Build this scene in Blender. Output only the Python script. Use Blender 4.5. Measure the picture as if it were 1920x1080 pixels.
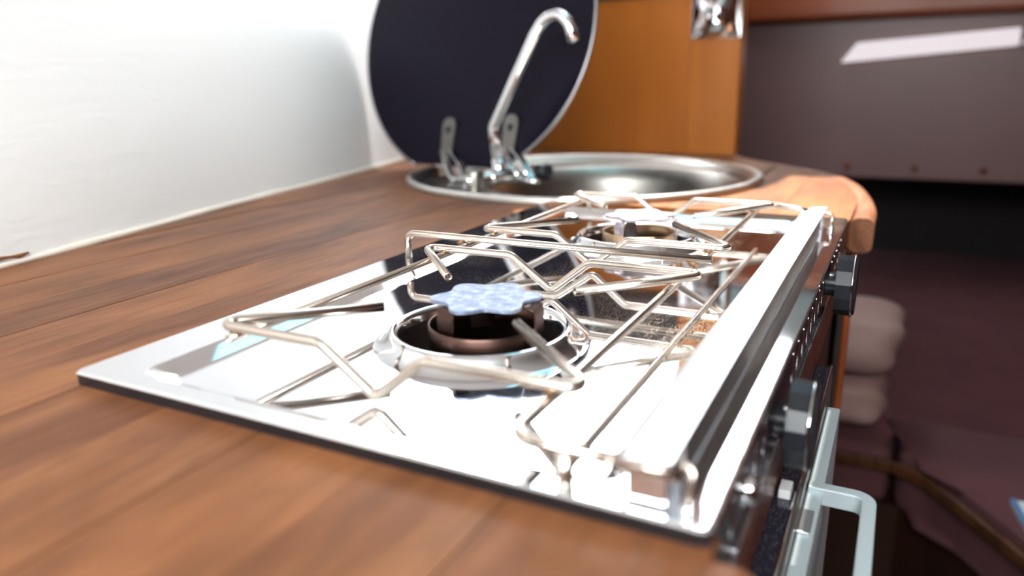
import bpy, bmesh, math, random
from mathutils import Vector, Matrix
random.seed(7)
S = bpy.context.scene
COL = S.collection
for o in list(bpy.data.objects): bpy.data.objects.remove(o)

# ------------------------------------------------------------------ camera
cam_d = bpy.data.cameras.new('camera'); cam = bpy.data.objects.new('camera', cam_d); COL.objects.link(cam)
cam_d.sensor_width = 36; cam_d.lens = 26.163
cam_d.clip_start = 0.01
cam.matrix_world = Matrix(((0.88892, -0.108099, 0.445124, 0.33639),
                           (0.457686, 0.248958, -0.853548, -0.194796),
                           (-0.018549, 0.962463, 0.270779, 0.128931), (0, 0, 0, 1)))
cam_d.dof.use_dof = True; cam_d.dof.focus_distance = 0.475; cam_d.dof.aperture_fstop = 4.0
cam_d.dof.aperture_blades = 0
S.camera = cam
# ------------------------------------------------------------------ light
S.view_settings.view_transform = 'Standard'; S.view_settings.look = 'None'
S.view_settings.exposure = 0.0; S.view_settings.gamma = 1; S.view_settings.use_curve_mapping = False
w = bpy.data.worlds.new('sky'); S.world = w; w.use_nodes = True
w.node_tree.nodes['Background'].inputs[0].default_value = (0.40, 0.86, 0.98, 1)
w.node_tree.nodes['Background'].inputs[1].default_value = 2.5
def look(o, d): o.rotation_euler = Vector(d).to_track_quat('-Z', 'Y').to_euler()
sd = bpy.data.lights.new('sun', 'SUN'); sd.energy = 19.0; sd.angle = 0.012; sd.color = (1, .95, .88)
sun = bpy.data.objects.new('sun', sd); COL.objects.link(sun); look(sun, (0.10, -0.32, -1.0))
ad = bpy.data.lights.new('companionway_light', 'AREA'); ad.shape = 'RECTANGLE'; ad.size = 1.1; ad.size_y = 0.7
ad.energy = 53; ad.color = (0.95, 0.98, 1.0)  # added soft fill behind the camera to brighten wall and wood
al = bpy.data.objects.new('companionway_light', ad); COL.objects.link(al); al.location = (0.30, -0.90, 0.76); look(al, (-0.50, 0.90, -0.52))
PANE = 11.0       # light through the acrylic deck hatch

# ------------------------------------------------------------------ node helpers
class NT:
    def __init__(s, name):
        s.m = bpy.data.materials.new(name); s.m.use_nodes = True
        s.t = s.m.node_tree; s.n = s.t.nodes; s.b = s.n['Principled BSDF']; s.out = s.n['Material Output']
    def add(s, typ, **k):
        n = s.n.new(typ)
        for a, v in k.items(): setattr(n, a, v)
        return n
    def link(s, a, b): s.t.links.new(a, b)
    def coord(s, scale=(1, 1, 1), rot=(0, 0, 0), obj=True):
        c = s.add('ShaderNodeTexCoord'); m = s.add('ShaderNodeMapping')
        m.inputs['Scale'].default_value = scale; m.inputs['Rotation'].default_value = rot
        s.link(c.outputs['Object' if obj else 'Generated'], m.inputs['Vector']); return m.outputs[0]
    def noise(s, vec, sc, det=4, rough=.5, dist=0):
        n = s.add('ShaderNodeTexNoise'); n.inputs['Scale'].default_value = sc; n.inputs['Detail'].default_value = det
        n.inputs['Roughness'].default_value = rough; n.inputs['Distortion'].default_value = dist
        s.link(vec, n.inputs['Vector']); return n.outputs[0]
    def ramp(s, fac, stops):
        r = s.add('ShaderNodeValToRGB'); e = r.color_ramp.elements
        while len(e) < len(stops): e.new(.5)
        for i, (p, c) in enumerate(stops):
            e[i].position = p; e[i].color = (*c, 1) if len(c) == 3 else c
        s.link(fac, r.inputs[0]); return r.outputs[0]
    def rng(s, fac, a, b, c, d):
        r = s.add('ShaderNodeMapRange'); s.link(fac, r.inputs[0])
        for i, v in enumerate((a, b, c, d)): r.inputs[i + 1].default_value = v
        return r.outputs[0]
    def mix(s, fac, a, b, mode='MIX'):
        m = s.add('ShaderNodeMix', data_type='RGBA', blend_type=mode)
        for i, v in ((0, fac), (6, a), (7, b)):
            if hasattr(v, 'links'): s.link(v, m.inputs[i])
            elif i == 0: m.inputs[0].default_value = v
            else: m.inputs[i].default_value = (*v, 1)
        return m.outputs[2]
    def bump(s, h, strength, dist=.001):
        b = s.add('ShaderNodeBump'); b.inputs['Strength'].default_value = strength; b.inputs['Distance'].default_value = dist
        s.link(h, b.inputs['Height']); s.link(b.outputs[0], s.b.inputs['Normal'])
    def set(s, **k):
        names = dict(col='Base Color', rough='Roughness', metal='Metallic', coat='Coat Weight', coatr='Coat Roughness', spec='Specular IOR Level')
        for a, v in k.items():
            i = s.b.inputs[names[a]]
            if hasattr(v, 'links'): s.link(v, i)
            elif a == 'col': i.default_value = (*v, 1)
            else: i.default_value = v
        return s.m

def simple(name, col, rough=.5, metal=0, **k):
    n = NT(name); return n.set(col=col, rough=rough, metal=metal, **k)

def wood(name, dark, mid, light, rough=.35, grain='y', coat=.3, bump=.25, scale=1.0, coatr=.2, fig=1.0, sp=.22, straight=1):
    n = NT(name)
    oi = n.add('ShaderNodeObjectInfo')
    c = n.add('ShaderNodeTexCoord'); add = n.add('ShaderNodeVectorMath', operation='ADD')
    cv = n.add('ShaderNodeVectorMath', operation='SCALE'); cv.inputs[3].default_value = 9.0
    cmb = n.add('ShaderNodeCombineXYZ'); 
    for i in range(3): n.link(oi.outputs['Random'], cmb.inputs[i])
    n.link(cmb.outputs[0], cv.inputs[0]); n.link(c.outputs['Object'], add.inputs[0]); n.link(cv.outputs[0], add.inputs[1])
    def mp(sx):
        m = n.add('ShaderNodeMapping'); m.inputs['Scale'].default_value = sx; n.link(add.outputs[0], m.inputs[0]); return m.outputs[0]
    st = dict(y=(1, .12 + .16 * (1 - straight), 1), z=(1, 1, .12), x=(.12, 1, 1))[grain]
    big = n.noise(mp(tuple(scale * v for v in st)), 22, 3, .55, .6)
    fine = n.noise(mp(tuple(scale * v for v in dict(y=(1, .035, 1), z=(1, 1, .035), x=(.035, 1, 1))[grain])), 420, 4, .6)
    wv = n.add('ShaderNodeTexWave', wave_type='BANDS', bands_direction=dict(y='X', z='X', x='Y')[grain])
    wv.inputs['Scale'].default_value = 11 * scale; wv.inputs['Distortion'].default_value = 9; wv.inputs['Detail'].default_value = 3
    wv.inputs['Detail Scale'].default_value = 1.6
    n.link(mp(dict(y=(1, .22 + .3 * (1 - straight), 1), z=(1, 1, .22), x=(.22, 1, 1))[grain]), wv.inputs[0])
    col = n.ramp(big, [(.25, dark), (.5, mid), (.75, light)])
    col = n.mix(n.rng(wv.outputs[1], .0, .35, .45 * fig, 0), col, tuple(v * .55 for v in dark))
    col = n.mix(n.rng(fine, .52, .70, 0, .5 * fig), col, tuple(v * .35 for v in dark))
    blot = n.noise(mp((1, .5, 1)), 7, 3, .5)
    col = n.mix(n.rng(blot, .42, .68, 0, .45 * (1 - straight)), col, (.30, .118, .040))
    hs = n.add('ShaderNodeHueSaturation'); n.link(n.rng(oi.outputs['Random'], 0, 1, .88, 1.14), hs.inputs['Value']); n.link(col, hs.inputs['Color'])
    n.bump(fine, bump, .0004)
    return n.set(col=hs.outputs[0], rough=n.rng(fine, .3, .7, rough - .06, rough + .1), coat=coat * .3, coatr=coatr, spec=sp)

def steel(name, col, rough, spots=0.0, var=.03, rust=None):
    n = NT(name); v = n.coord()
    a = n.noise(v, 60, 3); 
    r = n.rng(a, .3, .7, rough, rough + var)
    c = n.mix(n.rng(a, .3, .7, 0, .35), col, tuple(k * .9 for k in col))
    if spots:
        vo = n.add('ShaderNodeTexVoronoi', feature='F1'); vo.inputs['Scale'].default_value = 1500; n.link(v, vo.inputs[0])
        dens = n.noise(v, 9, 3)
        th = n.rng(dens, .36, .58, .04, .23)
        lt = n.add('ShaderNodeMath', operation='LESS_THAN'); n.link(vo.outputs[0], lt.inputs[0]); n.link(th, lt.inputs[1])
        sp = n.add('ShaderNodeMath', operation='MULTIPLY'); n.link(lt.outputs[0], sp.inputs[0]); sp.inputs[1].default_value = spots
        c = n.mix(sp.outputs[0], c, (.70, .58, .44))
        mm = n.add('ShaderNodeMath', operation='SUBTRACT'); mm.inputs[0].default_value = 1; n.link(sp.outputs[0], mm.inputs[1])
        ra = n.add('ShaderNodeMath', operation='ADD'); n.link(r, ra.inputs[0]); n.link(sp.outputs[0], ra.inputs[1])
        return n.set(col=c, rough=ra.outputs[0], metal=mm.outputs[0])
    return n.set(col=c, rough=r, metal=1)

M = {}
M['teak'] = wood('oiled_teak', (.090, .033, .016), (.180, .068, .029), (.31, .128, .052), .48, 'y', .12, .3, 1.0, .3, fig=.5, sp=.16, straight=0)
M['teak_edge'] = wood('teak_edge', (.17, .062, .03), (.25, .10, .05), (.33, .14, .075), .42, 'y', .3, .2)
M['mahogany'] = wood('varnished_mahogany', (.36, .105, .016), (.44, .135, .020), (.52, .17, .028), .34, 'z', .35, .04, .22, .2, fig=.25)
M['beam_wood'] = wood('reddish_beam_wood', (.22, .05, .014), (.28, .065, .02), (.36, .09, .028), .35, 'x', .3, .05, .4, .2, fig=.3)
M['dark_mahogany'] = wood('dark_mahogany', (.10, .022, .009), (.17, .040, .014), (.26, .065, .02), .3, 'x', .5, .08, .6)
M['dark_wood'] = simple('dark_stained_wood', (.03, .012, .008), .35)
M['mirror'] = steel('mirror_steel', (.86, .87, .90), .03, .85, .025)
M['mirror_clean'] = steel('pressed_steel', (.84, .85, .88), .06, 0, .04)
M['brushed'] = steel('brushed_steel', (.86, .88, .92), .30, 0, .03)
M['wire'] = steel('wire_steel', (.66, .57, .49), .17, 0, .10)
M['weld'] = simple('heat_tinted_weld', (.20, .12, .07), .5, .8)
M['lip_steel'] = steel('smudged_steel', (.36, .34, .32), .34, 0, .14)
M['hinge_steel'] = simple('hinge_steel', (.24, .22, .21), .3, 1)
M['rim_steel'] = steel('rim_steel', (.74, .72, .69), .3, 0, .05)
M['lid_rim'] = simple('lid_rim_steel', (.42, .41, .42), .35, 1)
M['chrome'] = simple('chrome', (.86, .87, .89), .05, 1)
M['sink_steel'] = steel('sink_steel', (.37, .35, .32), .28, 0, .06)
M['bronze'] = simple('bronzed_ring', (.42, .30, .20), .3, 1)
M['dark_bronze'] = simple('heat_darkened_steel', (.13, .075, .06), .32, 1)
M['black'] = simple('black_enamel', (.010, .010, .012), .25)
M['soot'] = simple('sooty_cup', (.016, .009, .008), .5)  # near-black inside of the burner wells and gas jets
n = NT('blued_steel_cap'); v = n.coord(); a = n.noise(v, 180, 5, .65)
M['cap'] = n.set(col=n.ramp(a, [(.3, (.13, .16, .24)), (.5, (.22, .27, .38)), (.72, (.48, .52, .62))]), rough=.45, metal=.55)
n = NT('violet_steel_cap'); v = n.coord(); a = n.noise(v, 180, 5, .65)
M['cap2'] = n.set(col=n.ramp(a, [(.3, (.22, .18, .21)), (.5, (.33, .29, .31)), (.72, (.52, .48, .49))]), rough=.4, metal=.55)
M['glass_black'] = simple('smoked_black_glass', (.009, .007, .014), .10, 0, spec=.10)
n = NT('oven_top_glass'); v = n.coord(); vo = n.add('ShaderNodeTexVoronoi'); vo.inputs['Scale'].default_value = 700; n.link(v, vo.inputs[0])
M['speckled'] = n.set(col=n.ramp(vo.outputs[0], [(.0, (.6, .6, .65)), (.14, (.45, .45, .5)), (.2, (.03, .03, .045))]), rough=.12, metal=.3)
M['aluminium'] = simple('anodised_aluminium', (.52, .60, .62), .45, .2)
M['knob'] = simple('knob_plastic', (.016, .018, .022), .28, 0, spec=.3)
M['white'] = simple('white_plastic', (.8, .8, .8), .4)
n = NT('panel_steel'); v = n.coord(); a = n.noise(v, 500, 4, .7)
M['panel'] = n.set(col=n.ramp(a, [(.4, (.012, .008, .011)), (.75, (.06, .04, .045))]), rough=.30, metal=0, spec=.25)
# vinyl wall
n = NT('wrinkled_white_vinyl'); v = n.coord((1, .45, 2.2))
a = n.noise(v, 16, 6, .62, 1.6); b2 = n.noise(n.coord(), 900, 2)
w1 = n.add('ShaderNodeTexWave', wave_type='BANDS', bands_direction='Z'); w1.inputs['Scale'].default_value = 22; w1.inputs['Distortion'].default_value = 14
w1.inputs['Detail'].default_value = 4; w1.inputs['Detail Scale'].default_value = 1.5; n.link(n.coord((1, .5, 1)), w1.inputs[0])
hh = n.add('ShaderNodeMath', operation='MULTIPLY_ADD'); n.link(w1.outputs[1], hh.inputs[0]); hh.inputs[1].default_value = .35; n.link(a, hh.inputs[2])
h2 = n.add('ShaderNodeMath', operation='MULTIPLY_ADD'); n.link(b2, h2.inputs[0]); h2.inputs[1].default_value = .05; n.link(hh.outputs[0], h2.inputs[2])
n.bump(h2.outputs[0], .24, .0014)
sc = n.noise(n.coord(), 3, 3)
M['vinyl'] = n.set(col=n.mix(sc, (.94, .94, .93), (.91, .91, .89)), rough=.5)
M['caulk'] = simple('white_caulk', (.78, .70, .60), .6)
M['rusty'] = simple('exposed_wood_crack', (.25, .10, .03), .8)
M['liner'] = None
n = NT('brown_liner_vinyl'); a = n.noise(n.coord(), 5, 3)
M['liner'] = n.set(col=n.mix(a, (.155, .082, .079), (.20, .104, .10)), rough=.4)
n = NT('maroon_velour'); a = n.noise(n.coord(), 9, 5, .6); n.bump(n.noise(n.coord(), 700, 2), .4, .001)
M['maroon'] = n.set(col=n.mix(a, (.075, .022, .028), (.15, .055, .06)), rough=.9)
n = NT('mauve_velour'); a = n.noise(n.coord(), 12, 4, .6); n.bump(a, .5, .004)
M['mauve'] = n.set(col=n.mix(a, (.34, .21, .20), (.46, .30, .26)), rough=.85)
M['darkness'] = simple('dark_locker_lining', (.012, .009, .010), .9)  # near-black, painted as the shade of the recess
M['ceiling'] = simple('white_headliner', (.80, .79, .76), .6)
M['floor'] = wood('cabin_sole', (.05, .02, .01), (.09, .035, .015), (.13, .05, .02), .35, 'y', .3)
n = NT('acrylic_hatch_pane'); n.b.inputs['Base Color'].default_value = (.8, .85, .9, 1)
n.b.inputs['Emission Color'].default_value = (.93, .97, 1.0, 1); n.b.inputs['Emission Strength'].default_value = PANE
M['pane'] = n.m
n = NT('lamp_diffuser'); n.b.inputs['Base Color'].default_value = (.8, .75, .78, 1)
n.b.inputs['Emission Color'].default_value = (1, .88, .92, 1); n.b.inputs['Emission Strength'].default_value = .45
M['diffuser'] = n.m
M['paper'] = simple('glossy_paper', (.75, .78, .82), .3)
M['blue'] = simple('blue_cover', (.10, .25, .50), .3)

# ------------------------------------------------------------------ mesh helpers
def link(name, me, mat=None, parent=None, kind=None, smooth=False):
    o = bpy.data.objects.new(name, me); COL.objects.link(o)
    if mat is not None: me.materials.append(M[mat] if isinstance(mat, str) else mat)
    if parent: o.parent = parent
    if kind: o['kind'] = kind
    if smooth: me.shade_smooth()
    return o
def obj(name, bm, mat=None, parent=None, kind=None, smooth=False):
    bmesh.ops.recalc_face_normals(bm, faces=bm.faces)
    me = bpy.data.meshes.new(name); bm.to_mesh(me); bm.free()
    return link(name, me, mat, parent, kind, smooth)
def tag(o, label, cat, group=None):
    o['label'] = label; o['category'] = cat
    if group: o['group'] = group
    return o
def lab(o, l): o['label'] = l; return o
def empty(name, loc, label, cat, group=None):
    o = bpy.data.objects.new(name, None); COL.objects.link(o); o.location = loc; o.empty_display_size = .02
    EMP[o] = Vector(loc); return tag(o, label, cat, group)
EMP = {}
def settle():
    # children were modelled in world coordinates: keep them there under their Empty
    for e, l in EMP.items():
        for c in e.children:
            c.location = c.location - l
def box(bm, x0, x1, y0, y1, z0, z1, bev=0, seg=2):
    vs = [bm.verts.new((x, y, z)) for z in (z0, z1) for y in (y0, y1) for x in (x0, x1)]
    fs = [bm.faces.new([vs[i] for i in f]) for f in ((0, 2, 3, 1), (4, 5, 7, 6), (0, 1, 5, 4), (2, 6, 7, 3), (0, 4, 6, 2), (1, 3, 7, 5))]
    if bev:
        es = list({e for f in fs for e in f.edges})
        bmesh.ops.bevel(bm, geom=es, offset=bev, segments=seg, affect='EDGES', profile=.5)
    return bm
def boxo(name, x0, x1, y0, y1, z0, z1, mat, parent=None, bev=0, kind=None, seg=2):
    return obj(name, box(bmesh.new(), x0, x1, y0, y1, z0, z1, bev, seg), mat, parent, kind)
def fillet(pts, rads, n=7):
    pts = [Vector(p) for p in pts]; out = [pts[0]]
    if not hasattr(rads, '__len__'): rads = [rads] * len(pts)
    for i in range(1, len(pts) - 1):
        a, p, b = pts[i - 1], pts[i], pts[i + 1]; r = rads[i]
        u = (a - p); v = (b - p); lu, lv = u.length, v.length; u.normalize(); v.normalize()
        ang = math.acos(max(-1, min(1, u.dot(v))))
        if r <= 0 or ang > math.pi - .02: out.append(p); continue
        t = min(r / math.tan(ang / 2), lu * .48, lv * .48); rr = t * math.tan(ang / 2)
        c = p + (u + v).normalized() * (rr / math.sin(ang / 2))
        s = p + u * t; e = p + v * t; ds = s - c; de = e - c
        tot = ds.angle(de)
        for k in range(n + 1):
            f = k / n
            out.append(c + (ds * math.sin((1 - f) * tot) + de * math.sin(f * tot)) / math.sin(tot))
    out.append(pts[-1]); return out
def tube(bm, path, r, seg=12, hollow=False, radii=None):
    path = [Vector(p) for p in path]; N = len(path)
    tang = []
    for i in range(N):
        t = path[min(i + 1, N - 1)] - path[max(i - 1, 0)]; tang.append(t.normalized())
    up = Vector((0, 0, 1)) if abs(tang[0].z) < .9 else Vector((1, 0, 0))
    nrm = (up - tang[0] * up.dot(tang[0])).normalized(); rings = []
    for i in range(N):
        nrm = (nrm - tang[i] * nrm.dot(tang[i])).normalized(); bi = tang[i].cross(nrm)
        rr = radii[i] if radii else r
        rings.append([bm.verts.new(path[i] + (nrm * math.cos(2 * math.pi * k / seg) + bi * math.sin(2 * math.pi * k / seg)) * rr) for k in range(seg)])
    for a, b in zip(rings, rings[1:]):
        for k in range(seg): bm.faces.new((a[k], a[(k + 1) % seg], b[(k + 1) % seg], b[k]))
    for ring, t, c in ((rings[0], tang[0], path[0]), (rings[-1], -tang[-1], path[-1])):
        if hollow:
            i1 = [bm.verts.new(c + (v.co - c) * .62) for v in ring]
            i2 = [bm.verts.new(c + (v.co - c) * .62 + t * r * 1.8) for v in ring]
            for p, q in ((ring, i1), (i1, i2)):
                for k in range(seg): bm.faces.new((p[k], q[k], q[(k + 1) % seg], p[(k + 1) % seg]))
            bm.faces.new(i2)
        else: bm.faces.new(ring)
    return bm
def tubeo(name, path, r, mat, parent=None, seg=14, hollow=False, radii=None):
    return obj(name, tube(bmesh.new(), path, r, seg, hollow, radii), mat, parent, smooth=True)
def lathe(bm, prof, c, seg=64, a0=0, axis='z', closed=False):
    rings = []
    for r, z in prof:
        ring = []
        for k in range(seg):
            t = 2 * math.pi * k / seg + a0
            if axis == 'z': p = (c[0] + r * math.cos(t), c[1] + r * math.sin(t), c[2] + z)
            else: p = (c[0] + z, c[1] + r * math.cos(t), c[2] + r * math.sin(t))
            ring.append(bm.verts.new(p))
        rings.append(ring)
    if closed: rings.append(rings[0])
    for a, b in zip(rings, rings[1:]):
        for k in range(seg): bm.faces.new((a[k], a[(k + 1) % seg], b[(k + 1) % seg], b[k]))
    return rings
def prism(bm, pts, z0, z1):
    lo = [bm.verts.new((x, y, z0)) for x, y in pts]; hi = [bm.verts.new((x, y, z1)) for x, y in pts]
    n = len(pts); bm.faces.new(lo[::-1]); bm.faces.new(hi)
    for i in range(n): bm.faces.new((lo[i], lo[(i + 1) % n], hi[(i + 1) % n], hi[i]))
    return bm
def sweep(bm, path, prof, up=Vector((0, 0, 1))):
    """profile (s, z): s sideways to the path, z upwards"""
    path = [Vector(p) for p in path]; N = len(path); rings = []
    for i in range(N):
        t = (path[min(i + 1, N - 1)] - path[max(i - 1, 0)]).normalized(); side = t.cross(up).normalized()
        rings.append([bm.verts.new(path[i] + side * s + up * z) for s, z in prof])
    m = len(prof)
    for a, b in zip(rings, rings[1:]):
        for k in range(m): bm.faces.new((a[k], a[(k + 1) % m], b[(k + 1) % m], b[k]))
    bm.faces.new(rings[0]); bm.faces.new(rings[-1][::-1]); return bm
def rrect(w, h, r, n=4, cx=0, cy=0):
    out = []
    for sx, sy, a in ((1, 1, 0), (-1, 1, 90), (-1, -1, 180), (1, -1, 270)):
        for k in range(n + 1):
            t = math.radians(a + 90 * k / n); out.append((cx + sx * (w / 2 - r) + r * math.cos(t), cy + sy * (h / 2 - r) + r * math.sin(t)))
    return out
def lerp(pts, x):
    for (a, b), (c, d) in zip(pts, pts[1:]):
        if a <= x <= c: return b + (d - b) * (x - a) / (c - a)
    return pts[0][1] if x < pts[0][0] else pts[-1][1]

# ================================================================== SETTING
ZC = -0.007                     # counter surface (the hob plate top is z = 0)
WALL = [(-.6, -.165), (-.3, -.212), (0.0, -.262), (.124, -.2831), (.2298, -.3044), (.3696, -.3403), (.4577, -.3593),
        (.6103, -.3842), (.7641, -.4195), (.9046, -.4517), (1.2, -.522), (2.7, -.90)]
LEAN = .32
wy = [-.6 + 3.3 * i / 110 for i in range(111)]
def wx(y): return (lerp(WALL, y - .06) + lerp(WALL, y) + lerp(WALL, y + .06)) / 3
bm = bmesh.new(); zs = [-.95, -.4, -.05, 0, .1, .2, .3, .4, .55, .7, .84]
g = [[bm.verts.new((wx(y) - LEAN * max(z, 0) , y, z)) for z in zs] for y in wy]
g2 = [[bm.verts.new((wx(y) - LEAN * max(z, 0) - .02, y, z)) for z in zs] for y in wy]
for G in (g, g2):
    for a, b in zip(G, G[1:]):
        for k in range(len(zs) - 1): bm.faces.new((a[k], b[k], b[k + 1], a[k + 1]))
for k in range(len(zs) - 1):
    bm.faces.new((g[0][k], g[0][k + 1], g2[0][k + 1], g2[0][k])); bm.faces.new((g[-1][k], g2[-1][k], g2[-1][k + 1], g[-1][k + 1]))
obj('wall_left', bm, 'vinyl', kind='structure', smooth=True)
# caulk bead along the wall
cp = [(wx(y) + .0018, y, ZC + .0012) for y in [-.5 + .05 * i for i in range(33)]]
bm = bmesh.new(); tube(bm, cp, .0032, 8, radii=[.0032 * (1 + .25 * math.sin(i * 2.3)) for i in range(33)])
bb = obj('baseboard_left', bm, 'caulk', kind='structure', smooth=True)
bm = bmesh.new()
pth = [(wx(y) + .0012, y, ZC + .0068 + .0009 * math.sin(y * 210)) for y in [.03 + .008 * i for i in range(16)]]
tube(bm, pth, .0009, 6, radii=[.0013 * (0.35 + abs(math.sin(i * 1.9))) for i in range(16)])
obj('trim_1', bm, 'rusty', kind='structure', smooth=True)

obj('floor', box(bmesh.new(), -1.0, 2.0, -1.3, 3.2, -1.0, -.95), 'floor', kind='structure')
obj('wall_right', box(bmesh.new(), 1.9, 1.95, -1.3, 3.2, -.95, .84), 'dark_mahogany', kind='structure')
obj('wall_back', box(bmesh.new(), -.6, 1.95, -1.36, -1.3, -.95, .84), 'dark_mahogany', kind='structure')
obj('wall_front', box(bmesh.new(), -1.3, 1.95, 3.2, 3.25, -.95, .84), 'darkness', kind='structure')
# ceiling with two openings: a hatch with an acrylic pane, and an added gap shaped to cast the sun patch
def poly_with_holes(bm, outer, holes, z0, z1):
    allv = []
    for z in (z0, z1):
        es = []; loops = []
        for L in [outer] + holes:
            vs = [bm.verts.new((x, y, z)) for x, y in L]; loops.append(vs)
            es += [bm.edges.new((vs[i], vs[(i + 1) % len(vs)])) for i in range(len(vs))]
        bmesh.ops.triangle_fill(bm, edges=es, use_beauty=True); allv.append(loops)
    for a, b in zip(*allv):
        for i in range(len(a)): bm.faces.new((a[i], a[(i + 1) % len(a)], b[(i + 1) % len(a)], b[i]))
HATCH = [(-.95, 1.16), (.06, 1.16), (.06, 2.5), (-.95, 2.5)]
dx, dy = -.08, .258
SUN_GAP = [(-.035, .515), (.10, .69), (.185, .77), (.20, .90), (.33, .93), (.335, .60), (.298, .555), (.298, .14), (.25, .12), (.17, .30)]  # outline of the sun patch, shifted up to the ceiling as an added gap
SUN_GAP = [(x + dx, y + dy) for x, y in SUN_GAP]
bm = bmesh.new(); poly_with_holes(bm, [(-1.3, -1.36), (1.95, -1.36), (1.95, 3.25), (-1.3, 3.25)], [HATCH, SUN_GAP], .80, .84)
obj('ceiling', bm, 'ceiling', kind='structure')
obj('window_1', box(bmesh.new(), -.95, .06, 1.16, 2.5, .815, .825), 'pane', kind='structure')

# added unseen wall behind the mahogany post, keeps hatch light off the forward cabin
bm = bmesh.new(); prism(bm, [(.045, 1.21), (.02, 1.21), (-.14, 2.05), (-.115, 2.05)], -.95, .80)
obj('wall_divider', bm, 'dark_mahogany', kind='structure')

# ------------------------------------------------------------------ galley cabinet + counter
FAR = [(.0835, 1.1598), (.1283, 1.0838), (.18, 1.032), (.2284, .9774), (.258, .938), (.2812, .8888), (.300, .82), (.313, .74), (.3205, .66), (.3212, .5875)]
cab = empty('galley_cabinet', (.1, .6, -.95), 'brown wooden galley cabinet carrying the teak worktop and the sink', 'cabinet')
ins = [(.10, 1.0), (.175, .975), (.215, .95), (.255, .90), (.285, .80), (.3, .72), (.303, .62), (.303, .598)]
bm = bmesh.new(); prism(bm, ins + [(-.25, .598), (-.33, 1.0)], -.95, -.165)
obj('carcass', bm, 'dark_mahogany', cab)
bm = bmesh.new(); sweep(bm, [Vector((x - .004, y - .002, 0)) for x, y in ins], [(-.003, -.1648), (.003, -.1648), (.003, ZC - .0345), (-.003, ZC - .0345)])
obj('apron', bm, 'dark_mahogany', cab)
bm = bmesh.new(); prism(bm, [(.294, -.03), (.294, -.5), (-.13, -.5), (-.2, -.03)], -.95, ZC - .0345)
obj('carcass', bm, 'dark_mahogany', cab)
boxo('corner_post', .3035, .3088, .583, .60, -.95, ZC - .036, 'beam_wood', cab, .001)
boxo('side_panel', .298, .3032, .56, .596, -.6, ZC - .036, 'sink_steel', cab, .001)

ctr = empty('worktop', (0, .3, ZC - .034), 'oiled teak worktop of long glued staves around the hob and sink', 'worktop')
SX, SY, SR = -.064, .7922, .2455
def yfar(x):
    inner = [(a - .014, b - .012) for a, b in FAR]
    if x <= inner[0][0]: return 1.157
    return lerp(inner, x)
wpts = sorted([(wx(y) + .0005, y) for y in [-.6 + .02 * i for i in range(100)]])
def ywall(x):
    if x > wpts[-1][0]: return -.6
    return lerp(wpts, x)
def stave(x0, x1, zt):
    n = max(2, int((x1 - x0) / .003)); xs = [x0 + (x1 - x0) * i / n for i in range(n + 1)]
    bm = bmesh.new(); zb = ZC - .034
    def iv(x):
        lo, hi = max(-.5, ywall(x)), yfar(x); L = [(lo, hi)]
        cuts = []
        if x > .0105: cuts.append((.0095, .537 if x < .2985 else .585))
        d = (SR - .012) ** 2 - (x - SX) ** 2
        if d > 0: h = math.sqrt(d); cuts.append((SY - h, SY + h))
        for a, b in cuts:
            N = []
            for p, q in L:
                if b <= p or a >= q: N.append((p, q)); continue
                if a > p: N.append((p, a))
                if b < q: N.append((b, q))
            L = N
        return [i for i in L if i[1] - i[0] > .001]
    for xa, xb in zip(xs, xs[1:]):
        A, B = iv(xa + 1e-5), iv(xb - 1e-5)
        if len(A) != len(B):
            B = A = iv((xa + xb) / 2)
        for (a0, a1), (b0, b1) in zip(A, B):
            P = [(xa, a0), (xb, b0), (xb, b1), (xa, a1)]
            lo = [bm.verts.new((x, y, zb)) for x, y in P]; hi = [bm.verts.new((x, y, zt)) for x, y in P]
            bm.faces.new(hi); bm.faces.new(lo[::-1])
            for i in (0, 2): bm.faces.new((lo[i], lo[(i + 1) % 4], hi[(i + 1) % 4], hi[i]))
            if xa == xs[0]: bm.faces.new((lo[3], lo[0], hi[0], hi[3]))
            if xb == xs[-1]: bm.faces.new((lo[1], lo[2], hi[2], hi[1]))
    bmesh.ops.remove_doubles(bm, verts=bm.verts, dist=2.6e-4)
    return bm
edges = [-.50, -.455, -.40, -.335, -.283, -.225, -.163, -.108, -.052, .004, .062, .118, .176, .231, .300]
def islands(bm):
    left = set(bm.verts)
    while left:
        seed = left.pop(); grp = {seed}; st_ = [seed]
        while st_:
            for e in st_.pop().link_edges:
                for v in e.verts:
                    if v in left: left.discard(v); grp.add(v); st_.append(v)
        nb = bmesh.new(); mp = {v: nb.verts.new(v.co) for v in grp}
        for f in {f for v in grp for f in v.link_faces}: nb.faces.new([mp[v] for v in f.verts])
        yield nb
for i, (a, b) in enumerate(zip(edges, edges[1:])):
    for piece in islands(stave(a + .00025, b - .00025, ZC - (.0002 if i % 2 else 0))):
        if len(piece.verts) > 8: obj('stave', piece, 'teak', ctr)
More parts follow.
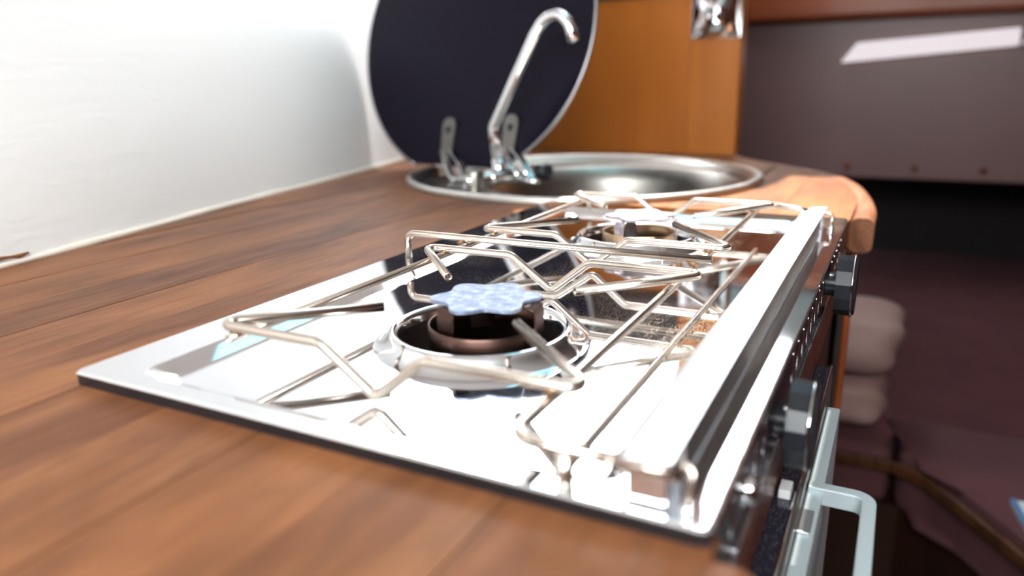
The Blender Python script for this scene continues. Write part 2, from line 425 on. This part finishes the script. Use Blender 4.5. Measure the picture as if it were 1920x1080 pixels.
# solid rounded nosings at the edge of the worktop
prof = [(s, z) for s, z in rrect(.022, .034, .008, 5, 0, -.017)]
path = [Vector((a, b, ZC + .0002)) for a, b in FAR][::-1]
pp = []
for i, p in enumerate(path):
    t = (path[min(i + 1, len(path) - 1)] - path[max(i - 1, 0)]).normalized(); side = t.cross(Vector((0, 0, 1))).normalized()
    pp.append(p - side * .0108)
dense = []
for i in range(len(pp) - 1):
    for k in range(6):
        f = k / 6; p0 = pp[max(i - 1, 0)]; p1 = pp[i]; p2 = pp[i + 1]; p3 = pp[min(i + 2, len(pp) - 1)]
        dense.append(.5 * ((2 * p1) + (p2 - p0) * f + (2 * p0 - 5 * p1 + 4 * p2 - p3) * f * f + (3 * p1 - p0 - 3 * p2 + p3) * f ** 3))
dense.append(pp[-1])
bm = sweep(bmesh.new(), dense, prof); obj('edge_nosing', bm, 'teak_edge', ctr, smooth=False)
bm = sweep(bmesh.new(), [(.3045, -.5, ZC), (.3045, -.03, ZC), (.3040, -.0035, ZC)], prof); obj('edge_nosing', bm, 'teak_edge', ctr)

# ------------------------------------------------------------------ bulkhead, post, chrome fitting
obj('wall_bulkhead', box(bmesh.new(), -.62, -.002, 1.172, 1.195, ZC - .03, .262, .001), 'mahogany', kind='structure')
obj('trim_4', box(bmesh.new(), -.62, -.0125, 1.160, 1.195, .264, .385, .003), 'dark_wood', kind='structure')
obj('trim_2', box(bmesh.new(), -.012, .0765, 1.160, 1.208, ZC - .03, .46, .004), 'mahogany', kind='structure')
ft = empty('chrome_wall_lamp', (.033, 1.158, .19), 'small flared chrome lamp with faceted crystal front on the wooden post', 'lamp')
bm = bmesh.new()
for s, z0 in ((1, 0),):
    prof3 = [(.040, .0), (.0405, .003), (.037, .008), (.034, .020), (.033, .040), (.035, .060), (.040, .078), (.0405, .082)]
    rings = []
    for hw, z in prof3:
        d = .006 + .018 * (1 - (z - .041) ** 2 / .041 ** 2) if 0 < z < .082 else .004
        ring = []
        for k in range(9):
            t = k / 8; x = .0335 - hw + 2 * hw * t
            ring.append(bm.verts.new((x, 1.1575 - d * math.sin(math.pi * t) ** .6 if 0 < k < 8 else 1.1575, .190 + z * 1.15)))
        rings.append(ring)
    for a, b in zip(rings, rings[1:]):
        for k in range(8): bm.faces.new((a[k], a[k + 1], b[k + 1], b[k]))
        bm.faces.new((a[8], a[0], b[0], b[8]))
    bm.faces.new(rings[0]); bm.faces.new(rings[-1][::-1])
obj('shade', bm, 'chrome', ft)
boxo('back_plate', -.0085, .0755, 1.1572, 1.1598, .189, .286, 'chrome', ft, .0008)
for (x, z, r) in ((.022, .262, .009), (.040, .255, .010), (.060, .266, .009), (.030, .228, .008), (.050, .226, .009)):
    bm = bmesh.new(); bmesh.ops.create_icosphere(bm, subdivisions=1, radius=r, matrix=Matrix.Translation((x - .0065, 1.134, z - .004))); obj('crystal', bm, 'chrome', ft)

# ------------------------------------------------------------------ forward cabin
obj('wall_forward', box(bmesh.new(), -.16, 1.9, 2.06, 2.09, -.150, .30, .004), 'liner', kind='structure')
for x, nm in ((.2082, 'leftmost'), (.3723, 'middle'), (.5287, 'rightmost')):
    bm = bmesh.new(); bmesh.ops.create_uvsphere(bm, u_segments=12, v_segments=6, radius=.009, matrix=Matrix.Translation((x, 2.058, -.121)) @ Matrix.Diagonal((1, .5, 1, 1)))
    tag(obj('button', bm, 'dark_mahogany', smooth=True), nm + ' of the three dark round buttons low on the brown liner panel', 'button', 'buttons along the foot of the brown liner')
tag(boxo('overhead_beam', -.16, 1.9, 2.0, 2.06, .262, .46, 'beam_wood', None, .012), 'reddish wooden beam above the brown liner panel, at top right', 'beam')
lp = empty('strip_light', (.40, 2.04, .17), 'long pale strip light mounted slantwise on the brown liner panel', 'lamp')
def ribbon(p0, p1, y, h, d):
    bm = bmesh.new(); (x0, z0), (x1, z1) = p0, p1
    P = [(x0, z0), (x1, z1), (x1 + .0, z1 + h * .85), (x0 + .036, z0 + h)]
    a = [bm.verts.new((x, y, z)) for x, z in P]; b = [bm.verts.new((x, y + d, z)) for x, z in P]
    bm.faces.new(a); bm.faces.new(b[::-1])
    for i in range(4): bm.faces.new((a[i], a[(i + 1) % 4], b[(i + 1) % 4], b[i]))
    bmesh.ops.bevel(bm, geom=list(bm.edges), offset=.002, segments=2, affect='EDGES'); return bm
obj('diffuser', ribbon((.168, .153), (.560, .183), 2.032, .049, .024), 'diffuser', lp)
obj('end_cap', ribbon((.561, .183), (.62, .188), 2.028, .044, .028), 'white', lp)
# near-black sheet, the shade under the side deck put into its colour
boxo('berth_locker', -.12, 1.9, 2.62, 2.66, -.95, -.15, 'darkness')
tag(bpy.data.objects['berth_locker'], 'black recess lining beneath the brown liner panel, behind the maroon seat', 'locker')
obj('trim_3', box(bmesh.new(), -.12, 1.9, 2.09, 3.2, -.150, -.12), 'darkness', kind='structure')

# settee
st = empty('settee', (.7, 1.0, -.95), 'maroon upholstered settee with a wooden front rail, lower right', 'sofa')
EDGE = [(.16, 1.018), (.385, 1.024), (.43, .99), (.47, .93), (.53, .838), (.66, .62), (.80, .38)]
def cushion(name, poly, z0, z1, bev, mat, parent):
    bm = bmesh.new(); prism(bm, poly, z0, z1)
    bmesh.ops.bevel(bm, geom=[e for e in bm.edges], offset=bev, segments=4, affect='EDGES', profile=.6)
    return obj(name, bm, mat, parent, smooth=True)
cushion('seat_cushion', EDGE[1:] + [(1.85, .38), (1.85, 1.155), (.352, 1.155), (.335, 1.09)][:3] + [(.385, 1.155)], -.55, -.45, .022, 'maroon', st)
cushion('seat_cushion', [(.10, 1.022), (.375, 1.026), (.378, 1.162), (1.85, 1.162), (1.85, 2.6), (.0, 2.6)], -.55, -.452, .022, 'maroon', st)
bm = sweep(bmesh.new(), [(a, b - .012, 0) for a, b in fillet([(x, y, 0) for x, y in EDGE], .08, 5) for a, b in [(a, b)]] if False else [Vector((p.x - .004, p.y - .014, 0)) for p in fillet([(x, y, 0) for x, y in EDGE], .08, 5)], rrect(.012, .020, .004, 3, 0, -.470))
obj('front_rail', bm, 'floor', st)
bm = bmesh.new(); prism(bm, [(x + .01, y + .012) for x, y in EDGE] + [(1.85, .40), (1.85, 2.6), (.1, 2.6)], -.95, -.552)
obj('seat_base', bm, 'dark_wood', st)

def pillow(name, c, s, label, seed):
    bm = bmesh.new(); bmesh.ops.create_uvsphere(bm, u_segments=40, v_segments=24, radius=1)
    rnd = random.Random(seed); ph = [rnd.uniform(0, 6) for _ in range(6)]
    for v in bm.verts:
        x, y, z = v.co; f = lambda a, p: math.copysign(abs(a) ** p, a)
        x, y, z = f(x, .55), f(y, .55), f(z, .75)
        k = 1 + .05 * math.sin(4 * x + ph[0]) * math.cos(3 * z + ph[1]) + .03 * math.sin(7 * y + 5 * z + ph[2])
        v.co = Vector((c[0] + s[0] * x * k, c[1] + s[1] * y * k, c[2] + s[2] * z * k))
    o = obj(name, bm, 'mauve', smooth=True); return tag(o, label, 'cushion', 'mauve cushions on the settee')
pillow('cushion', (.280, 1.15, -.4005), (.080, .10, .046), 'lower mauve cushion lying on the maroon settee under the bigger one', 1)
pillow('cushion', (.262, 1.14, -.299), (.112, .11, .0535), 'upper plump mauve cushion resting on the lower one, beside the cabinet post', 4)
mg = empty('magazine', (.56, .88, -.45), 'white magazine with blue cover edge lying on the settee at the right border', 'magazine')
bm = bmesh.new(); prism(bm, [(.5225, .925), (.535, .842), (.70, .80), (.70, .96)], -.4495, -.444); obj('pages', bm, 'paper', mg)
bm = bmesh.new(); prism(bm, [(.5215, .926), (.534, .840), (.541, .845), (.529, .928)], -.4438, -.4425); obj('cover_band', bm, 'blue', mg)

# ================================================================== HOB
hob = empty('gas_stove', (.15, .27, -.007), 'mirror-polished steel two-burner gas stove set into the teak worktop', 'stove')
BX = .1465; B1, B2 = .1325, .397; FZ = -.006
# top plate: flat border, sloped tray, holes
bm = bmesh.new()
def loop(x0, x1, y0, y1, r, z, n=5):
    return [bm.verts.new((x, y, z)) for x, y in rrect(x1 - x0, y1 - y0, r, n, (x0 + x1) / 2, (y0 + y1) / 2)]
L = [loop(.003, .297, .003, .542, .003, -.0013), loop(.0, .30, .0, .545, .004, -.0012), loop(.0, .30, .0, .545, .004, -.0008), loop(.0008, .2992, .0008, .5442, .004, 0),
     loop(.030, .266, .0105, .512, .012, 0), loop(.032, .264, .0125, .510, .011, -.0009), loop(.039, .258, .0195, .503, .009, FZ + .0008), loop(.041, .256, .0215, .501, .008, FZ)]
for a, b in zip(L, L[1:]):
    for i in range(len(a)): bm.faces.new((a[i], a[(i + 1) % len(a)], b[(i + 1) % len(a)], b[i]))
es = [bm.edges.get((L[-1][i], L[-1][(i + 1) % len(L[-1])])) for i in range(len(L[-1]))]
for by in (B1, B2):
    vs = [bm.verts.new((BX + .0575 * math.cos(2 * math.pi * k / 64), by + .0575 * math.sin(2 * math.pi * k / 64), FZ)) for k in range(64)]
    es += [bm.edges.new((vs[i], vs[(i + 1) % 64])) for i in range(64)]
bmesh.ops.triangle_fill(bm, edges=es, use_beauty=True)
obj('top_plate', bm, 'mirror', hob)
boxo('gasket', .0015, .296, .0012, .0090, -.0070, -.0014, 'black', hob)  # black strips put the shade under the plate edge into colour
boxo('gasket', .0015, .0090, .0092, .540, -.0070, -.0014, 'black', hob)
boxo('oven_body', .014, .2955, .013, .533, -.45, -.021, 'black', hob)
def burner(by, capmat, first):
    bm = bmesh.new()
    lathe(bm, [(.0576, FZ + .0001), (.0550, FZ + .0006), (.0508, -.0014), (.0497, .0006), (.0482, .0023), (.0466, .0028), (.0451, .0020), (.0440, .0002), (.0436, -.018), (.0, -.018)][:-1], (BX, by, 0), 72)
    sk = obj('burner_skirt', bm, 'mirror_clean', hob, smooth=True)
    bm = bmesh.new(); lathe(bm, [(.0434, -.004), (.0434, -.0195), (.0005, -.0195)], (BX, by, 0), 48)
    obj('burner_cup', bm, 'soot', hob, smooth=False)
    bm = bmesh.new(); lathe(bm, [(.0295, -.019), (.0295, .0042), (.0300, .0048), (.0305, .0042), (.0305, -.019)], (BX + .002, by + .001, 0), 64, closed=True)
    obj('burner_ring', bm, 'bronze' if first == 2 else 'dark_bronze', hob, smooth=True)
    bm = bmesh.new(); N = 140; pts = []
    for k in range(N):
        t = 2 * math.pi * k / N; r = .0262 * (1 + .13 * math.cos(6 * (t - math.radians(28)))); pts.append((BX + .0025 + r * math.cos(t), by + .002 + r * math.sin(t)))
    prism(bm, pts, .0165, .0182); cp = obj('burner_cap', bm, capmat, hob)
    for a in (-113, 7, 127):
        bm = bmesh.new()
        a = math.radians(a); u = Vector((math.cos(a), math.sin(a), 0)); s = Vector((-u.y, u.x, 0)) * (.0068 if first == 1 else .0048)
        c = Vector((BX + .004, by + .002, 0))
        P = [(.020, .0166), (.0255, .0166), (.0280, .0150), (.0286, .012), (.0286, -.008)]
        for (r0, z0), (r1, z1) in zip(P, P[1:]):
            q = [c + u * r0 - s + Vector((0, 0, z0)), c + u * r0 + s + Vector((0, 0, z0)), c + u * r1 + s + Vector((0, 0, z1)), c + u * r1 - s + Vector((0, 0, z1))]
            off = -(u * .0008 if r0 == r1 or z0 != z1 else Vector((0, 0, .0008)))
            a4 = [bm.verts.new(x) for x in q]; b4 = [bm.verts.new(x + off) for x in q]
            bm.faces.new(a4); bm.faces.new(b4[::-1])
            for i in range(4): bm.faces.new((a4[i], a4[(i + 1) % 4], b4[(i + 1) % 4], b4[i]))
        obj('cap_leg', bm, 'dark_bronze' if first == 1 else 'cap2', cp)
    bm = bmesh.new(); lathe(bm, [(.012, -.019), (.012, -.010), (.008, -.009), (.0004, -.009)], (BX, by, 0), 24); obj('gas_jet', bm, 'soot', hob, smooth=True)
burner(B1, 'cap', 1); burner(B2, 'cap2', 2)

# front of the stove (faces +x)
boxo('control_panel', .2958, .2988, .002, .543, -.0295, -.0048, 'panel', hob)
boxo('panel_lip', .2965, .3008, .002, .543, -.0312, -.0296, 'chrome', hob, .0005)
boxo('fascia_strip', .2958, .2975, .002, .543, -.0785, -.0313, 'dark_mahogany', hob)  # wood colour painted in for a reflection in the polished front
for i in range(22):
    y = .035 + .0215 * i
    if abs(y - .365) < .028 or abs(y - .14) < .028: continue
    bm = bmesh.new(); bmesh.ops.create_uvsphere(bm, u_segments=10, v_segments=8, radius=1, matrix=Matrix.Translation((.2988, y, -.0165)) @ Matrix.Diagonal((.0008, .0013, .0090, 1)))
    obj('vent_louvre', bm, 'chrome', hob, smooth=True)
def knob(y, z, x0, x1, sx, r, label):
    bm = bmesh.new(); lathe(bm, [(.0005, 0), (r, 0), (r, .0006), (r * .985, (x1 - x0) * .85), (r * .93, x1 - x0), (.0005, x1 - x0)], (x0, y, z), 14, .22, 'x')
    kb = lab(obj('control_knob', bm, 'knob', hob), label)
    bm = bmesh.new(); lathe(bm, [(r * 1.005, 0), (r * 1.012, .0006), (r * 1.005, .0014)], (x1 - .0030, y, z), 40, 0, 'x', closed=True); obj('chrome_ring', bm, 'chrome', kb, smooth=True)
    bm = bmesh.new(); lathe(bm, [(.0085, 0), (.0085, x0 - sx + .0005)], (sx, y, z), 24, 0, 'x'); obj('shaft', bm, 'knob', kb, smooth=True)
knob(.365, -.0165, .3058, .3188, .2985, .0220, 'far knob')
knob(.141, -.0255, .3042, .3160, .2985, .0205, 'near knob')
bm = bmesh.new(); lathe(bm, [(.0055, 0), (.0055, .0035), (.004, .005), (.0003, .0052)], (.2988, .060, -.018), 20, 0, 'x'); obj('ignition_button', bm, 'chrome', hob, smooth=True)

# oven door
dr = boxo('oven_door', .2965, .3062, -.02, .371, -.42, -.0815, 'speckled', hob, .0006)
tubeo('chrome_edge', [(.3075, -.02, -.0815), (.3075, .371, -.0815)], .0014, 'chrome', dr, 10)
boxo('door_seal', .3064, .3092, -.02, .368, -.42, -.086, 'sink_steel', dr)
boxo('door_frame', .3095, .3180, -.02, .336, -.42, -.0985, 'aluminium', dr, .0008)
hp = fillet([(.3105, .2150, -.1000), (.3415, .2150, -.1000), (.3415, -.30, -.1000)], [0, .008, 0], 8)
bm = sweep(bmesh.new(), hp, rrect(.0075, .0105, .0008, 2)); 
lab(obj('door_handle', bm, 'aluminium', dr), 'square pale metal pull handle')
boxo('clip', .3070, .3160, .167, .190, -.0982, -.0968, 'brushed', dr, .0005)
boxo('latch', .2990, .3050, .168, .180, -.0815, -.0765, 'white', dr, .0006)

# retaining bar along the front edge of the hob
bm = bmesh.new()
prof = []
for k in range(13):
    t = k / 12; prof.append((-.0100 + .0200 * t, .0170 - .0045 * (1 - t) ** 3.2))
prof += [(s * .96, z - .0014) for s, z in prof[::-1]]
sweep(bm, [(.2752, .004, 0), (.2752, .497, 0)], prof)
bar = lab(obj('retaining_bar', bm, 'brushed', hob), 'wide curved brushed steel bar along the front edge')
boxo('bar_lip', .2838, .2850, .022, .440, .0022, .0160, 'lip_steel', bar, .0003)
for y in (.012, .486):
    tubeo('bar_post', fillet([(.2765, y, .0130), (.2905, y, .0130), (.2905, y - .006, .000)], [0, .003, 0]), .0014, 'wire', bar, 10)
    bm = bmesh.new(); bmesh.ops.create_uvsphere(bm, u_segments=12, v_segments=8, radius=.0028, matrix=Matrix.Translation((.2905, y - .006, .0012))); obj('rivet', bm, 'chrome', bar, smooth=True)
boxo('bar_bracket', .2710, .2840, .0050, .0085, .0008, .0150, 'chrome', bar, .001)
tubeo('bracket_pin', [(.2665, .0068, .0125), (.2885, .0068, .0125)], .0030, 'wire', bar, 14)
boxo('bar_bracket', .268, .2835, .486, .494, .0006, .0150, 'brushed', bar, .001)

# ------------------------------------------------------------------ pan support
ps = empty('pan_support', (.15, .27, FZ), 'bent steel wire pan support standing over both burners of the stove', 'pan support')
R = .00255; ZT = .0178; ZR = ZT - .0046
def cross(y, pl, pr, ext=None, name='burner_wire'):
    pts = [pl, (.0495, y, ZT), (.1165, y, ZT), (.1455, y, FZ + R + .0005), (.1710, y, ZT), (.2455, y, ZT), pr]
    o = tubeo(name, fillet(pts, [0, .0048, .010, .005, .010, .0048, 0], 8), R, 'wire', ps, 14, True)
    for x in (.0645, .2285):
        bm = bmesh.new(); bmesh.ops.create_uvsphere(bm, u_segments=12, v_segments=8, radius=1, matrix=Matrix.Translation((x, y, ZT - .0023)) @ Matrix.Diagonal((.0034, .0027, .0021, 1)))
        obj('weld', bm, 'weld', o, smooth=True)
    return o
cross(.042, (.1095, .0982, ZT), (.1844, .1010, ZT))
cross(.2262, (.1085, .1620, ZT), (.1880, .1630, ZT))
cross(.298, (.1102, .3578, ZT), (.1856, .3700, ZT))
cross(.488, (.1067, .4290, ZT), (.1905, .4100, ZT))
tubeo('side_rail', fillet([(.0645, .037, ZR), (.0645, .492, ZR), (.0645, .500, ZR - .012)], [0, .004, 0]), R * .9, 'wire', ps, 12, True)
tubeo('side_rail', fillet([(.2745, .0085, ZR - .0015), (.2285, .0085, ZR - .0015), (.2285, .030, ZR - .001), (.2285, .4883, ZR), (.2285, .4925, ZR), (.2285, .4925, ZR - .0015), (.2750, .4925, ZT - .001)][:5] , [0, .009, .006, 0, 0]), R * .95, 'wire', ps, 12)
tubeo('tie_wire', fillet([(.2405, .4875, ZT), (.2640, .4875, ZT - .003), (.2700, .4875, ZT - .004)], 0), R, 'wire', ps, 12)
tubeo('divider_wire', fillet([(.0135, .2565, .0002), (.0135, .2565, ZT + .0012), (.2400, .2565, ZT + .0012)], [0, .006, 0], 8), R, 'wire', ps, 14, True)
for x in (.060, .2285):
    bm = bmesh.new(); bmesh.ops.create_uvsphere(bm, u_segments=12, v_segments=8, radius=1, matrix=Matrix.Translation((x, .2565, ZT - .0018)) @ Matrix.Diagonal((.0034, .0027, .0026, 1)))
    obj('weld', bm, 'weld', ps, smooth=True)
for (x, y) in ((.249, .0085),):
    bm = bmesh.new(); lathe(bm, [(.0003, ZR - .002), (.0035, ZR - .002), (.0028, 0), (.0042, FZ + .001), (.0042, FZ + .0002), (.0003, FZ + .0002)], (x, y, 0), 20)
    obj('foot', bm, 'weld' if x < .1 else 'wire', ps, smooth=True)

# ================================================================== SINK
sk = empty('round_sink', (SX, SY, -.007), 'round stainless steel sink with smoked glass lid standing open', 'sink')
N = 120; bm = bmesh.new()
BCX, BCY = SX + .045, SY + .010
prof = [(1.0, SR, -.0068), (1.0, SR + .0006, -.004), (1.0, SR - .003, -.0012), (1.0, SR - .009, .0000), (1.0, SR - .015, -.0016), (1.0, SR - .017, -.009), (1.0, SR - .021, -.0105),
        (.0, .185, -.011), (.0, .180, -.0135), (.0, .172, -.035), (.0, .150, -.12), (.0, .125, -.138), (.0, .02, -.142)]
rings = []
for f, r, z in prof:
    cx = BCX + (SX - BCX) * f; cy = BCY + (SY - BCY) * f
    rings.append([bm.verts.new((cx + r * math.cos(2 * math.pi * k / N), cy + r * math.sin(2 * math.pi * k / N), z)) for k in range(N)])
for a, b in zip(rings, rings[1:]):
    for k in range(N): bm.faces.new((a[k], a[(k + 1) % N], b[(k + 1) % N], b[k]))
obj('basin', bm, 'sink_steel', sk, smooth=True)
bm = bmesh.new(); lathe(bm, [(SR - .005 + .0056 * math.cos(t), -.0028 + .0040 * math.sin(t)) for t in [2 * math.pi * k / 12 for k in range(12)]], (SX, SY, 0), 120, closed=True)
obj('sink_rim', bm, 'rim_steel', sk, smooth=True)
bm = bmesh.new(); lathe(bm, [(.022, -.1415), (.021, -.139), (.014, -.140), (.0005, -.1405)], (BCX, BCY, 0), 32); obj('drain', bm, 'chrome', sk, smooth=True)
# lid
LC = Vector((-.2594, .8239, .1945)); LR = .2159; ph, ta = -.15, .25
a_ = Vector((math.cos(ph), math.sin(ph), 0)); n_ = Vector((math.sin(ph), -math.cos(ph), 0)); w_ = Vector((0, 0, 1)) * math.cos(ta) - n_ * math.sin(ta); nn = n_ * math.cos(ta) + Vector((0, 0, 1)) * math.sin(ta)
zcut = (.002 - LC.z) / math.cos(ta)
def disc_pts(r, cut):
    t0 = math.asin(cut / r); K = 110
    return [(r * math.cos(t), r * math.sin(t)) for t in [t0 + (math.pi - 2 * t0) * k / K for k in range(K + 1)]]
def plate(pts, d0, d1):
    bm = bmesh.new()
    A = [bm.verts.new(LC + a_ * u + w_ * v + nn * d0) for u, v in pts]; B = [bm.verts.new(LC + a_ * u + w_ * v + nn * d1) for u, v in pts]
    bm.faces.new(A); bm.faces.new(B[::-1])
    for i in range(len(A)): bm.faces.new((A[i], A[(i + 1) % len(A)], B[(i + 1) % len(A)], B[i]))
    return bm
lid = lab(obj('glass_lid', plate(disc_pts(LR - .003, zcut + .001), 0, -.005), 'glass_black', sk), 'round smoked black glass lid with a pale rim')
rp = disc_pts(LR - .0015, zcut)
tubeo('lid_rim', [LC + a_ * u + w_ * v - nn * .0025 for u, v in rp], .0026, 'lid_rim', lid, 10)
# hinge brackets: tongue on the glass that forks into two hoops coming forward to the ledge
def hinge(top, mid, base):
    top, mid, base = map(Vector, (top, mid, base)); sd_ = a_; hw = .0125
    h = empty_part = None
    bm = bmesh.new(); pts = []
    L_ = (top - mid).length
    for k in range(13):
        t = math.pi * k / 12; pts.append((hw * math.cos(t), L_ + hw * math.sin(t) - .006))
    pts = [(hw * .85, 0)] + pts + [(-hw * .85, 0)]
    pts = [(p, q) for p, q in pts]
    A = [bm.verts.new(mid + sd_ * p + w_ * q + nn * .0045) for p, q in pts]; B = [bm.verts.new(mid + sd_ * p + w_ * q + nn * .001) for p, q in pts]
    bm.faces.new(A); bm.faces.new(B[::-1])
    for i in range(len(A)): bm.faces.new((A[i], A[(i + 1) % len(A)], B[(i + 1) % len(A)], B[i]))
    bmesh.ops.bevel(bm, geom=[e for e in bm.edges if e.calc_face_angle(0) > 1], offset=.0008, segments=2, affect='EDGES')
    o = obj('hinge', bm, 'hinge_steel', sk)
    for s in (-1, 1):
        c0 = mid + nn * .004 + sd_ * s * .0085; e = base + sd_ * s * .0125
        d = (e - c0); d.z = 0
        path = []
        for k in range(15):
            f = k / 14; p = c0.lerp(e, f); p = p + sd_ * s * .003 * math.sin(math.pi * f); p.z = c0.z * (1 - f) ** 1.6 + e.z * (1 - (1 - f) ** 1.6) + .008 * math.sin(math.pi * min(1, f * 1.1)); path.append(p)
        bm = bmesh.new(); sweep(bm, path, rrect(.0105, .0024, .0010, 2)); obj('hinge_arm', bm, 'chrome', o, smooth=False)
    bm = bmesh.new(); bmesh.ops.create_uvsphere(bm, u_segments=16, v_segments=8, radius=1)
    for v in bm.verts: v.co = mid + w_ * (L_ * .72) + nn * .0045 + (a_ * v.co.x + w_ * v.co.y + nn * v.co.z * .35) * .0055
    obj('screw_cap', bm, 'black', o, smooth=True)
    tubeo('hinge_pin', [base - sd_ * .019, base + sd_ * .019], .0035, 'chrome', o, 12)
hinge((-.2791, .7937, .0661), (-.278, .7804, .0240), (-.2100, .7052, -.0065))
hinge((-.1675, .7783, .0717), (-.1640, .7648, .0320), (-.1150, .7206, -.0065))

# tap
tp = empty('tap', (-.13, .71, -.01), 'folding chrome tap with an upright hooked spout on the sink ledge', 'tap')
P = [(-.1560, .7206, -.004), (-.1653, .7206, .0642), (-.1005, .7206, .1835), (-.0875, .7206, .2010), (-.0665, .7206, .2075), (-.0520, .7206, .193), (-.0468, .7206, .1725)]
tubeo('spout', fillet(P, [0, .016, .03, .03, .02, .03, 0], 8), .0075, 'chrome', tp, 20, True)
tubeo('collar', [(-.1560, .7206, -.006), (-.1592, .7206, .022)], .0095, 'chrome', tp, 20)
v0, v1 = Vector((-.1640, .640, .0010)), Vector((-.1150, .7560, .0010)); d = (v1 - v0)
tubeo('valve_body', [v0, v0 + d * .12, v0 + d * .13, v0 + d * .82, v0 + d * .83, v1], .009, 'chrome', tp, 20, radii=[.007, .0075, .0095, .0095, .008, .008])
for f in (.3, .62, .75):
    tubeo('valve_ring', [v0 + d * f, v0 + d * (f + .04)], .0112, 'chrome', tp, 20)
tubeo('tap_lever', [v1 - d * .02, v1 + d * .03, v1 + d * .14, v1 + d * .16], .011, 'knob', tp, 20, radii=[.010, .0125, .0125, .0105])
bm = bmesh.new(); lathe(bm, [(.0005, .016), (.010, .016), (.012, .010), (.012, -.011)], (-.157, .652, 0), 24); obj('tap_base', bm, 'sink_steel', tp, smooth=True)

settle()
for o in bpy.data.objects:
    if o.type == 'MESH' and o.name.split('.')[0] in ('burner_cap', 'top_plate', 'glass_lid'): pass
